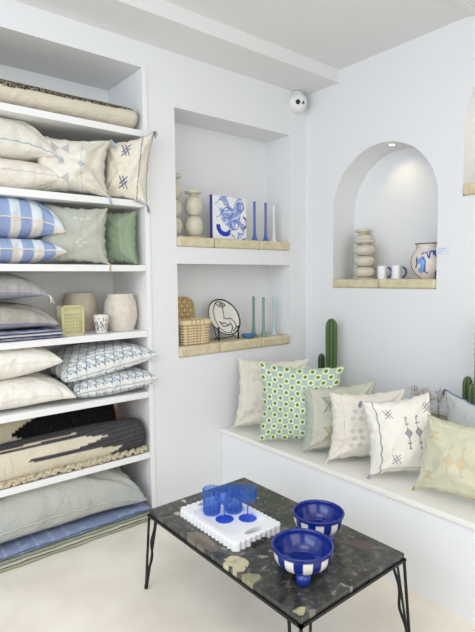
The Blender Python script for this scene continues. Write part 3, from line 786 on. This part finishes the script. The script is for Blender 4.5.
# ------------------------------------------------------------------ arch niche
ZA = 1.4205
bubble('taller cream bubble candle holder at the back left of the arched niche', (.398, .166, ZA), .066, .352, 4, .85)
bubble('squat cream bubble candle holder in front of the taller one in the arch', (.492, .060, ZA), .070, .262, 3, .85)
HB = mat('cobalt_handle', (44, 60, 130), .25, coat=.4)
def mug(label, loc):
    t = thing('white_mug', label, 'mug', loc, 'white mugs with blue handles in the arch', rz=math.radians(30)); t.scale = (.88, .88, 1)
    lathe('mug_body', smooth_prof([(.001, .002), (.033, .0), (.035, .006), (.035, .05), (.036, .084), (.033, .084), (.032, .05), (.03, .01), (.001, .008)], 4), mat('white_glaze', (240, 240, 242), .2, coat=.4), t, 40)
    a = np.linspace(-1.35, 1.35, 15)
    tubes('handle', [(np.stack([.034+.036*np.cos(a), 0*a, .044+.034*np.sin(a)], -1), .0075)], HB, t, n=10)
mug('white mug with dark blue handle, next to the candle holders', (.612, .095, ZA))
mug('white mug with dark blue handle, next to the painted vase', (.722, .095, ZA))
def c_vase(th, z, V):
    c = base(z, (226, 214, 204)); B = (44, 84, 180); L = (128, 160, 214); K = (52, 64, 120)
    c = put(c, (z > .213) & (z < .222), K)
    x = (th+1.05)/.9; y = (z-.10)/.10       # centred on the side facing the room
    c = put(c, dpoly(x, y, [(-1.2, 1.1), (-1.35, .3), (-1.1, -.6), (-.75, -1)]) < .05, K)
    for p in ([(.05, .25), (.1, .65), (.35, .7), (.35, .45)], [(.35, .55), (.8, .35), (1.0, -.1), (.8, -.5), (.6, -.9)]): c = put(c, dpoly(x, y, p) < .05, B)
    c = put(c, dpoly(x, y, [(.55, .5), (.92, .2), (.85, -.3), (.62, -.6)]) < .17, B)
    c = put(c, dpoly(x, y, [(.45, .6), (.62, .62)]) < .14, B)
    c = put(c, dpoly(x, y, [(-.55, .1), (-.35, .2), (-.3, -.3), (-.5, -.5)]) < .16, L)
    c = put(c, dpoly(x, y, [(-.75, .3), (-.7, -.1), (-.8, -.3)]) < .05, K); c = put(c, dpoly(x, y, [(-.4, .35), (-.15, .1), (-.25, -.55), (-.05, -.65)]) < .045, B)
    c = put(c, dpoly(x, y, [(-.45, .55), (-.1, .62), (.0, .3)]) < .04, B)
    return c
vs = thing('painted_vase', 'round pale pink vase painted with blue figures in the arch', 'vase', (.938, .112, ZA))
lathe('vase_body', smooth_prof([(.001, .002), (.062, 0), (.070, .006), (.100, .045), (.112, .09), (.104, .14), (.080, .180), (.073, .196), (.082, .222), (.078, .222), (.068, .196), (.076, .175), (.098, .13), (.1, .08), (.06, .02), (.001, .01)], 7), GLAZE, vs, 220, colfn=c_vase)
EM = bpy.data.materials.new('lamp_glow'); EM.use_nodes = True
EM.node_tree.nodes['Principled BSDF'].inputs['Emission Color'].default_value = (1, .93, .8, 1); EM.node_tree.nodes['Principled BSDF'].inputs['Emission Strength'].default_value = 6
def downlight(label, loc, power, target):
    t = thing('recessed_spotlight', label, 'spotlight', loc)
    lathe('trim_ring', [(.018, -.001), (.019, -.004), (.024, -.004), (.026, .001)], WHITE, t, 28)
    lathe('bulb', [(.0005, -.0022), (.017, -.0022), (.018, .0)], EM, t, 24)
    l = bpy.data.lights.new('spot_lamp', 'SPOT'); l.energy = power; l.color = (1, .80, .52); l.spot_size = math.radians(110); l.spot_blend = 1; l.shadow_soft_size = .015
    o = bpy.data.objects.new('spot_lamp', l); COL.objects.link(o); o.location = (loc[0], loc[1], loc[2]-.012)
    o.rotation_euler = (Vector(target)-o.location).to_track_quat('-Z', 'Y').to_euler()
downlight('small recessed spotlight at the top of the whole arch', (.680, .085, 2.296), 1.8, (.72, .24, 1.75))
downlight('recessed spotlight in the arch cut off by the frame edge', (1.60, .12, 2.679), 4.0, (1.45, .24, 2.1))

# price card
pc = thing('price_card', 'small pale card with printed lines on the wall beside the arch', 'card', (1.094, -.001, 1.586))
boxobj('card', (-.040, .040, -.002, .0, -.024, .024), mat('card_stock', (228, 231, 238), .7), pc)
bm = bmesh.new()
for k, (a, b) in enumerate(((-.030, .020), (-.030, .004), (-.030, -.008))): box(bm, a, b, -.0026, -.002, .010-k*.013, .0125-k*.013)
bmobj('printed_lines', bm, mat('card_ink', (150, 158, 188), .7), pc)

# dome camera
dc = thing('dome_camera', 'white dome security camera in the corner under the soffit', 'camera', (.030, -.120, 2.690))
dc.scale = (1.12,)*3; dc.rotation_euler = face_rot(.80, -.55, -.25)
WP = mat('white_plastic', (232, 232, 230), .3)
lathe('housing', smooth_prof([(.001, -.055), (.052, -.050), (.062, -.02), (.062, .0), (.055, .022), (.038, .036), (.001, .040)], 5), WP, dc, 40)
lathe('mounting_base', [(.001, -.02), (.034, -.02), (.036, .02), (.001, .02)], WP, dc, 32, loc=(0, .052, -.03)).rotation_euler = (PI/2, 0, 0)
lathe('lens', smooth_prof([(.001, .012), (.012, .008), (.016, .0), (.016, -.006)], 3), DARK, dc, 24, loc=(-.006, .004, .036))
lathe('sensor', smooth_prof([(.001, .006), (.010, .005), (.013, .0), (.013, -.006)], 3), mat('grey_sensor', (90, 92, 96), .4), dc, 20, loc=(.026, 0, .033))
a = np.linspace(PI*.95, PI*1.62, 10)
tubes('dark_slot', [(np.stack([.004+.034*np.cos(a), -.004+.030*np.sin(a), .037+0*a-.004], -1), .003)], DARK, dc, n=6)

# ------------------------------------------------------------------ cacti & flowers
def cactus(label, x, y, r, ztop, ribs, rgb, seed, zb=BZ+.175):
    t = thing('column_cactus', label, 'cactus', (x, y, zb)); h = ztop-zb
    n = ribs*8; m = 40; g = np.random.default_rng(seed); V = []; C = []
    for i in range(m+1):
        s = i/m; z = h*(1-(1-s)**1.3); rr_ = r*(.86+.14*math.sin(s*2.2))*math.sqrt(max(0, 1-max(0, (z/h-(1-1.6*r/h))/(1.6*r/h))**2.2)) if h > 0 else r
        rr_ = max(rr_, .002)
        for j in range(n):
            a = 2*PI*j/n; rb = .5+.5*math.cos(a*ribs)
            V.append(((rr_*(.78+.22*rb))*math.cos(a)+.012*math.sin(s*2+seed)*h*.3, (rr_*(.78+.22*rb))*math.sin(a), z))
            C.append(rb)
    F = [(i*n+j, i*n+(j+1) % n, (i+1)*n+(j+1) % n, (i+1)*n+j) for i in range(m) for j in range(n)]+[tuple(m*n+j for j in range(n))]
    C = np.array(C); col = lin(rgb)[None]*(.75+.55*C[:, None]**3)
    meshobj('stem', V, F, mat('cactus_skin', (255, 255, 255), .5, attr=True), t, col)
    V = np.array(V); sp = []; k = 0
    for q in range(ribs):
        for i in range(3, m, 2):
            p = V[i*n+q*8]; cx = V[i*n:(i+1)*n].mean(0); d = p-cx; d /= np.linalg.norm(d)
            for w in range(3):
                e = d+g.normal(size=3)*.6; e /= np.linalg.norm(e); sp.append(([p-e*.001, p+e*.004, p+e*.009], [.0008, .0006, .0002]))
    tubes('spines', sp, mat('cactus_spines', (206, 198, 160), .8), t, n=3)['kind'] = 'stuff'
cactus('tall green column cactus behind the checkered cushion', .345, -.11, .042, 1.148, 7, (70, 104, 50), 1)
cactus('short dark cactus left of the tall one by the corner', .262, -.115, .026, .892, 6, (52, 70, 46), 2)
cactus('tallest green cactus at the right edge behind the blue-grey cushion', 1.385, -.10, .036, 1.21, 7, (66, 96, 54), 3)
cactus('small cactus left of the tall one at the right edge', 1.318, -.115, .026, .886, 7, (62, 92, 52), 4)
cactus('smallest cactus, in front of the tall one at the right edge', 1.375, -.165, .020, .862, 6, (66, 94, 58), 5)
fl = thing('dried_flowers', 'sprigs of tiny pinkish dried flowers behind the white embroidered cushion', 'flowers', (1.03, -.11, BZ+.175))
st_, bl = [], bmesh.new(); g = np.random.default_rng(12)
for k in range(16):
    x0 = g.uniform(-.10, .14); hx = x0+g.normal()*.03; hz = .10+g.uniform(0, .06); yy = g.uniform(-.05, .03)
    st_.append(([(x0, yy, .002), ((x0+hx)/2, yy, hz*.5), (hx, yy, hz)], .0014))
    for q in range(5):
        e = g.normal(size=3)*.014; e[2] = abs(e[2]); tip = (hx+e[0], yy+e[1], hz+e[2])
        st_.append(([(hx, yy, hz-.008), ((hx+tip[0])/2, (yy+tip[1])/2, hz+e[2]*.3), tip], .0008))
        bmesh.ops.create_icosphere(bl, subdivisions=1, radius=.0045, matrix=Matrix.Translation(tip))
tubes('stems', st_, mat('dry_stem', (140, 132, 110), .9), fl, n=4)
bmobj('blossoms', bl, mat('dusty_pink', (202, 184, 178), .9), fl, smooth=True)

# ------------------------------------------------------------------ table
TX0, TX1, TY0, TY1, TZ = .650, 1.598, -1.735, -1.168, .386
tb = thing('coffee_table', 'low coffee table with dark fragment-filled stone top and thin black legs', 'table', (TX0, TY0, 0))
W, D = TX1-TX0, TY1-TY0
nx, ny = 420, 264
U, V_ = np.meshgrid(np.linspace(0, W, nx+1), np.linspace(0, D, ny+1)); px_, py_ = U.ravel(), V_.ravel()
def c_stone(x, y):
    from mathutils import noise
    def fz(sc, oct_, off): return np.array([noise.fractal(Vector((a*sc+off, b*sc, off)), .9, 2.1, oct_) for a, b in zip(x.tolist(), y.tolist())])
    n1 = fz(9, 4, 0.3); n2 = fz(34, 4, 7.1); n3 = fz(26, 2, 3.7); n4 = fz(7, 2, 12.0)
    c = base(x, (60, 61, 58)); c = c*np.clip(1+.45*n1+.5*n2, .4, 2.2)[:, None]
    c = put(c, n2+n1*.5 > .50, (104, 101, 94), .6); c = put(c, (n3 > .70), (142, 138, 126), .7)
    c = put(c, (np.abs(n1+.25*n3) < .018) & (n4 > -.1), (132, 128, 118), .7)
    c = put(c, (n4 > .32) & (n2 > -.15), (100, 82, 74), .5)
    wx = x+.020*n1+.012*n2; wy = y+.022*n4+.012*n3
    def blob(px, py, rx, ry, ang, col, k=.95):
        nonlocal c
        p = on(2, TZ, px, py); X, Y = wx-(p[0]-TX0), wy-(p[1]-TY0); a = math.radians(ang)
        X, Y = X*math.cos(a)+Y*math.sin(a), -X*math.sin(a)+Y*math.cos(a)
        m = (np.abs(X/rx)**2.2+np.abs(Y/ry)**2.2) < 1+.5*n3
        k = k*np.clip(1+.5*np.minimum(n2, 0), .6, 1)
        c = c*(1-(m*k)[:, None])+lin(col)*(m*k)[:, None]
    blob(202, 541, .090, .036, 0, (118, 108, 96)); blob(238, 563, .052, .040, 20, (204, 196, 160)); blob(231, 577, .0, .0, 0, (0, 0, 0))if False else None
    blob(250, 578, .034, .026, 20, (150, 148, 116)); blob(298, 611, .026, .020, 45, (186, 180, 140)); blob(183, 502, .020, .014, 0, (196, 188, 164))
    blob(180, 514, .030, .012, 20, (190, 182, 158)); blob(200, 491, .022, .014, 0, (128, 124, 112)); blob(165, 516, .045, .016, 70, (98, 92, 84))
    blob(281, 533, .045, .045, 10, (134, 126, 108), .8); blob(360, 545, .055, .030, 30, (96, 74, 66), .7); blob(262, 556, .020, .010, 60, (150, 146, 132))
    blob(278, 606, .020, .010, 0, (104, 86, 74)); blob(225, 548, .016, .012, 0, (140, 134, 118)); blob(292, 490, .030, .012, 20, (110, 104, 92))
    blob(345, 585, .020, .006, 40, (150, 146, 138)); blob(330, 535, .012, .006, 0, (150, 146, 138)); blob(215, 482, .03, .01, 0, (100, 98, 90)); blob(158, 510, .014, .012, 0, (74, 78, 66))
    return c
col = c_stone(px_, py_)
N = len(px_); TH = .020
top = np.stack([px_, py_, np.full(N, TZ)], -1)
ring = [i for i in range(nx+1)]+[j*(nx+1)+nx for j in range(1, ny+1)]+[ny*(nx+1)+i for i in range(nx-1, -1, -1)]+[j*(nx+1) for j in range(ny-1, 0, -1)]
low = top[ring].copy(); low[:, 2] = TZ-TH; R_ = len(ring)
F = [(j*(nx+1)+i, j*(nx+1)+i+1, (j+1)*(nx+1)+i+1, (j+1)*(nx+1)+i) for j in range(ny) for i in range(nx)]
F += [(ring[(i+1) % R_], ring[i], N+i, N+(i+1) % R_) for i in range(R_)]+[tuple(N+i for i in range(R_))[::-1]]
meshobj('stone_top', np.concatenate([top, low]), F, mat('polished_stone', (255, 255, 255), .22, attr=True, spec=.5), tb, np.concatenate([col, col[ring]]), smooth=False)
bm = bmesh.new(); zf = TZ-TH-.001
for d in ((-.006, W+.006, -.006, .008), (-.006, W+.006, D-.008, D+.006), (-.006, .008, -.006, D+.006), (W-.008, W+.006, -.006, D+.006)): box(bm, d[0], d[1], d[2], d[3], zf-.010, zf)
bmobj('frame', bm, BLACK, tb)
for cx, cy, sx, sy in ((0, 0, 1, 1), (W, 0, -1, 1), (0, D, 1, -1), (W, D, -1, -1)):
    ztop = zf-.004; t = np.linspace(0, 1, 30); f = np.array([cx-.028*sx, cy-.010*sy, .004]); h0 = .004
    def path(ox, oy, wave):
        a = np.array([cx+ox*sx, cy+oy*sy, ztop]); P = a[None]*(1-t[:, None])+(f+np.array([ox*.12*sx, oy*.12*sy, 0]))[None]*t[:, None]
        if wave: P[:, 0] += .007*np.sin(t*PI*4)*np.sin(t*PI)*sx; P[:, 1] += .007*np.cos(t*PI*4)*np.sin(t*PI)*sy
        return P
    tubes('leg', [(path(0, 0, 0), .0060), (path(.0, .045, 0), .0048), (path(.055, 0, 1), .0058), ([f+np.array([0, 0, .012]), f+np.array([0, 0, .004]), f+np.array([0, 0, -.003])], .008)], BLACK, tb, n=8)

# tray
tr = thing('serving_tray', 'white scalloped tray with oval handle holes on the stone table', 'tray', (.984, -1.534, TZ+.001))
def scal(w, d, amp, per):
    pts = []
    nx_, ny_ = round(w/per), round(d/per); k = 8
    for (ax, ay, bx_, by_, n, nx2, ny2) in ((-w/2, -d/2, w/2, -d/2, nx_, 0, -1), (w/2, -d/2, w/2, d/2, ny_, 1, 0), (w/2, d/2, -w/2, d/2, nx_, 0, 1), (-w/2, d/2, -w/2, -d/2, ny_, -1, 0)):
        for i in range(n*k):
            s = i/(n*k); b = amp*abs(math.sin(PI*s*n)); pts.append((ax+(bx_-ax)*s+nx2*b, ay+(by_-ay)*s+ny2*b))
    return pts
TWd, TDd, THh = .385, .240, .034
o_ = scal(TWd, TDd, .009, .0255); m = len(o_)
def inner(w, d):
    q = np.array(rrect(w, d, .018, 6)); return q
bm = bmesh.new()
lo = [bm.verts.new((x, y, 0)) for x, y in o_]; hi = [bm.verts.new((x, y, THh-.003)) for x, y in o_]; hi2 = [bm.verts.new((x*.985, y*.985, THh)) for x, y in o_]
for i in range(m):
    j = (i+1) % m
    bm.faces.new((lo[i], lo[j], hi[j], hi[i])); bm.faces.new((hi[i], hi[j], hi2[j], hi2[i]))
bm.faces.new(lo[::-1]); bm.faces.new(hi2)
to = bmobj('tray_body', bm, WHITE, tr)
cut_list = []
b = bmesh.new(); q = inner(TWd-.120, TDd-.040); f_ = b.faces.new([b.verts.new((x, y, .018)) for x, y in q]); e = bmesh.ops.extrude_face_region(b, geom=[f_])
for v in e['geom']:
    if isinstance(v, bmesh.types.BMVert): v.co.z = .08
cut_list.append(b)
for s in (-1, 1):
    b = bmesh.new(); f_ = b.faces.new([b.verts.new((s*(TWd/2-.030)+.016*math.cos(a), .046*math.sin(a), -.02)) for a in np.linspace(0, 2*PI, 36, endpoint=False)]); e = bmesh.ops.extrude_face_region(b, geom=[f_])
    for v in e['geom']:
        if isinstance(v, bmesh.types.BMVert): v.co.z = .08
    cut_list.append(b)
    cut_list.append(cbox(s*(TWd/2-.02)-.05, s*(TWd/2-.02)+.05, -.045, .045, -.01, .012) if s > 0 else cbox(-TWd/2-.03, -TWd/2+.07, -.045, .045, -.01, .012))
for b in cut_list: bmesh.ops.translate(b, verts=b.verts, vec=Vector(tr.location))
bpy.context.view_layer.update()
cut(to, cut_list)
TS = TZ+.001+.0185

# glasses
GL = bpy.data.materials.new('cobalt_glass'); GL.use_nodes = True; nt = GL.node_tree
for n_ in list(nt.nodes): nt.nodes.remove(n_)
out_ = nt.nodes.new('ShaderNodeOutputMaterial'); tp = nt.nodes.new('ShaderNodeBsdfTransparent'); tp.inputs[0].default_value = (*(.66, .80, .99), 1)
gs = nt.nodes.new('ShaderNodeBsdfGlossy'); gs.inputs['Roughness'].default_value = .03; lw = nt.nodes.new('ShaderNodeLayerWeight'); fr = nt.nodes.new('ShaderNodeMath'); fr.operation = 'POWER'; fr.inputs[1].default_value = 3.0; nt.links.new(lw.outputs['Facing'], fr.inputs[0]); f2 = nt.nodes.new('ShaderNodeMath'); f2.operation = 'MULTIPLY_ADD'; f2.inputs[1].default_value = .45; f2.inputs[2].default_value = .035; nt.links.new(fr.outputs[0], f2.inputs[0]); fr = f2
mx = nt.nodes.new('ShaderNodeMixShader'); nt.links.new(fr.outputs[0], mx.inputs[0]); nt.links.new(tp.outputs[0], mx.inputs[1]); nt.links.new(gs.outputs[0], mx.inputs[2]); nt.links.new(mx.outputs[0], out_.inputs[0])
cm = nt.nodes.new('ShaderNodeMix'); cm.data_type = 'RGBA'; pw = nt.nodes.new('ShaderNodeMath'); pw.operation = 'POWER'; pw.inputs[1].default_value = 1.6
nt.links.new(lw.outputs['Facing'], pw.inputs[0]); nt.links.new(pw.outputs[0], cm.inputs[0])
cm.inputs[6].default_value = (.74, .86, .99, 1); cm.inputs[7].default_value = (.16, .34, .86, 1); nt.links.new(cm.outputs[2], tp.inputs[0])
tl = nt.nodes.new('ShaderNodeBsdfTranslucent'); tl.inputs[0].default_value = (.22, .45, .95, 1); df = nt.nodes.new('ShaderNodeBsdfDiffuse'); df.inputs[0].default_value = (.16, .36, .88, 1)
m1 = nt.nodes.new('ShaderNodeMixShader'); m1.inputs[0].default_value = .5; nt.links.new(tl.outputs[0], m1.inputs[1]); nt.links.new(df.outputs[0], m1.inputs[2])
m2 = nt.nodes.new('ShaderNodeMixShader'); m2.inputs[0].default_value = .17; nt.links.new(tp.outputs[0], m2.inputs[1]); nt.links.new(m1.outputs[0], m2.inputs[2]); nt.links.new(m2.outputs[0], mx.inputs[1])
GD = GL.copy(); GD.name = 'deep_cobalt_glass'; 
for n_ in GD.node_tree.nodes:
    if n_.type == 'MIX': n_.inputs[6].default_value = (.46, .62, .97, 1)
    if n_.type == 'BSDF_TRANSPARENT': n_.inputs[0].default_value = (*(.46, .62, .97), 1)
def ribbed(name, prof, material, parent, n=96, ribs=14, amp=.0026, z0=.0):
    V, F = lathe_data(prof, n); r = np.hypot(V[:, 0], V[:, 1]); a = np.arctan2(V[:, 1], V[:, 0])
    k = 1+np.where((V[:, 2] > z0) & (r > .02), amp/np.maximum(r, .01)*np.cos(a*ribs), 0)
    V[:, 0] *= k; V[:, 1] *= k
    return meshobj(name, V, F, material, parent)
def tumbler(label, x, y):
    t = thing('blue_tumbler', label, 'glass', (x, y, TS), 'blue tumblers on the tray')
    ribbed('glass_body', smooth_prof([(.001, .001), (.030, .0), (.035, .006), (.0375, .04), (.037, .1), (.0372, .112), (.0345, .112), (.0342, .1), (.034, .02), (.028, .012), (.001, .011)], 4), GL, t)
def coupe(label, x, y):
    t = thing('blue_wine_glass', label, 'glass', (x, y, TS), 'blue stemmed glasses on the tray')
    lathe('foot', smooth_prof([(.001, .0005), (.036, .0), (.0365, .0022), (.02, .005), (.006, .010), (.001, .011)], 4), GD, t, 48)
    lathe('stem', smooth_prof([(.0045, .010), (.0036, .03), (.0036, .055), (.006, .068), (.012, .071)], 4), GD, t, 24)
    ribbed('bowl', smooth_prof([(.001, .070), (.014, .071), (.030, .080), (.0365, .095), (.0385, .122), (.0395, .134), (.0375, .134), (.036, .12), (.034, .096), (.028, .084), (.001, .076)], 4), GL, t, z0=.072)
tumbler('ribbed blue glass tumbler at the left end of the tray', .893, -1.558)
tumbler('ribbed blue glass tumbler behind, between the two stemmed glasses', .942, -1.474)
coupe('blue stemmed glass nearer the front corner of the tray', .974, -1.550)
coupe('blue stemmed glass at the right, farther from the left tumbler', 1.031, -1.468)

# bowls
def c_bowl(th, z, V):
    c = base(z, (30, 48, 142)); r = np.hypot(V[:, 0], V[:, 1])
    k = (th/(2*PI)*10) % 1
    outer = np.zeros(len(z), bool); outer[:] = False
    return c, k, r
def bowl(label, x, y, r, h, rot):
    t = thing('footed_bowl', label, 'bowl', (x, y, TZ), 'striped footed bowls on the table', rz=rot)
    fz = .026
    outp = smooth_prof([(.001, fz-.002), (r*.40, fz-.001), (r*.74, fz+.010), (r*.93, fz+.036), (r*.985, fz+.075), (r, h-.004)], 7)
    rim = [(r*1.01, h), (r*.985, h+.003), (r*.94, h+.002), (r*.925, h-.004)]
    inp = smooth_prof([(r*.92, h-.008), (r*.88, fz+.055), (r*.74, fz+.028), (r*.60, fz+.013), (r*.57, fz+.012), (r*.3, fz+.009), (.001, fz+.008)], 6)
    prof = np.concatenate([outp, rim, inp]); n = 200
    V, F = lathe_data(prof, n); th = np.arctan2(V[:, 1], V[:, 0]) % (2*PI)
    idx = np.repeat(np.arange(len(prof)), n); z = V[:, 2]
    col = base(z, (12, 38, 128)); k = (th/(2*PI)*10) % 1
    w = (idx < len(outp)) & (k < .5) & (z > fz+.004) & (z < h-.014)
    col = put(col, w, (234, 232, 222))
    meshobj('bowl_body', V, F, mat('cobalt_glaze', (255, 255, 255), .2, attr=True, coat=.25), t, col)
    for q in range(3):
        a = q*2*PI/3
        V, F = lathe_data(smooth_prof([(.001, 0), (.008, .0005), (.022, .005), (.026, .018), (.0245, .032), (.014, .042), (.001, .044)], 4), 24)
        meshobj('foot', V, F, mat('cobalt_foot', (16, 46, 142), .15, coat=.5), t, loc=(r*.66*math.cos(a), r*.66*math.sin(a), 0))
bowl('cobalt blue bowl with white stripes, nearest to the camera', 1.431, -1.551, .110, .103, -.78)
bowl('cobalt blue bowl with white stripes, the one behind nearer the bench', 1.301, -1.320, .104, .103, -.30)
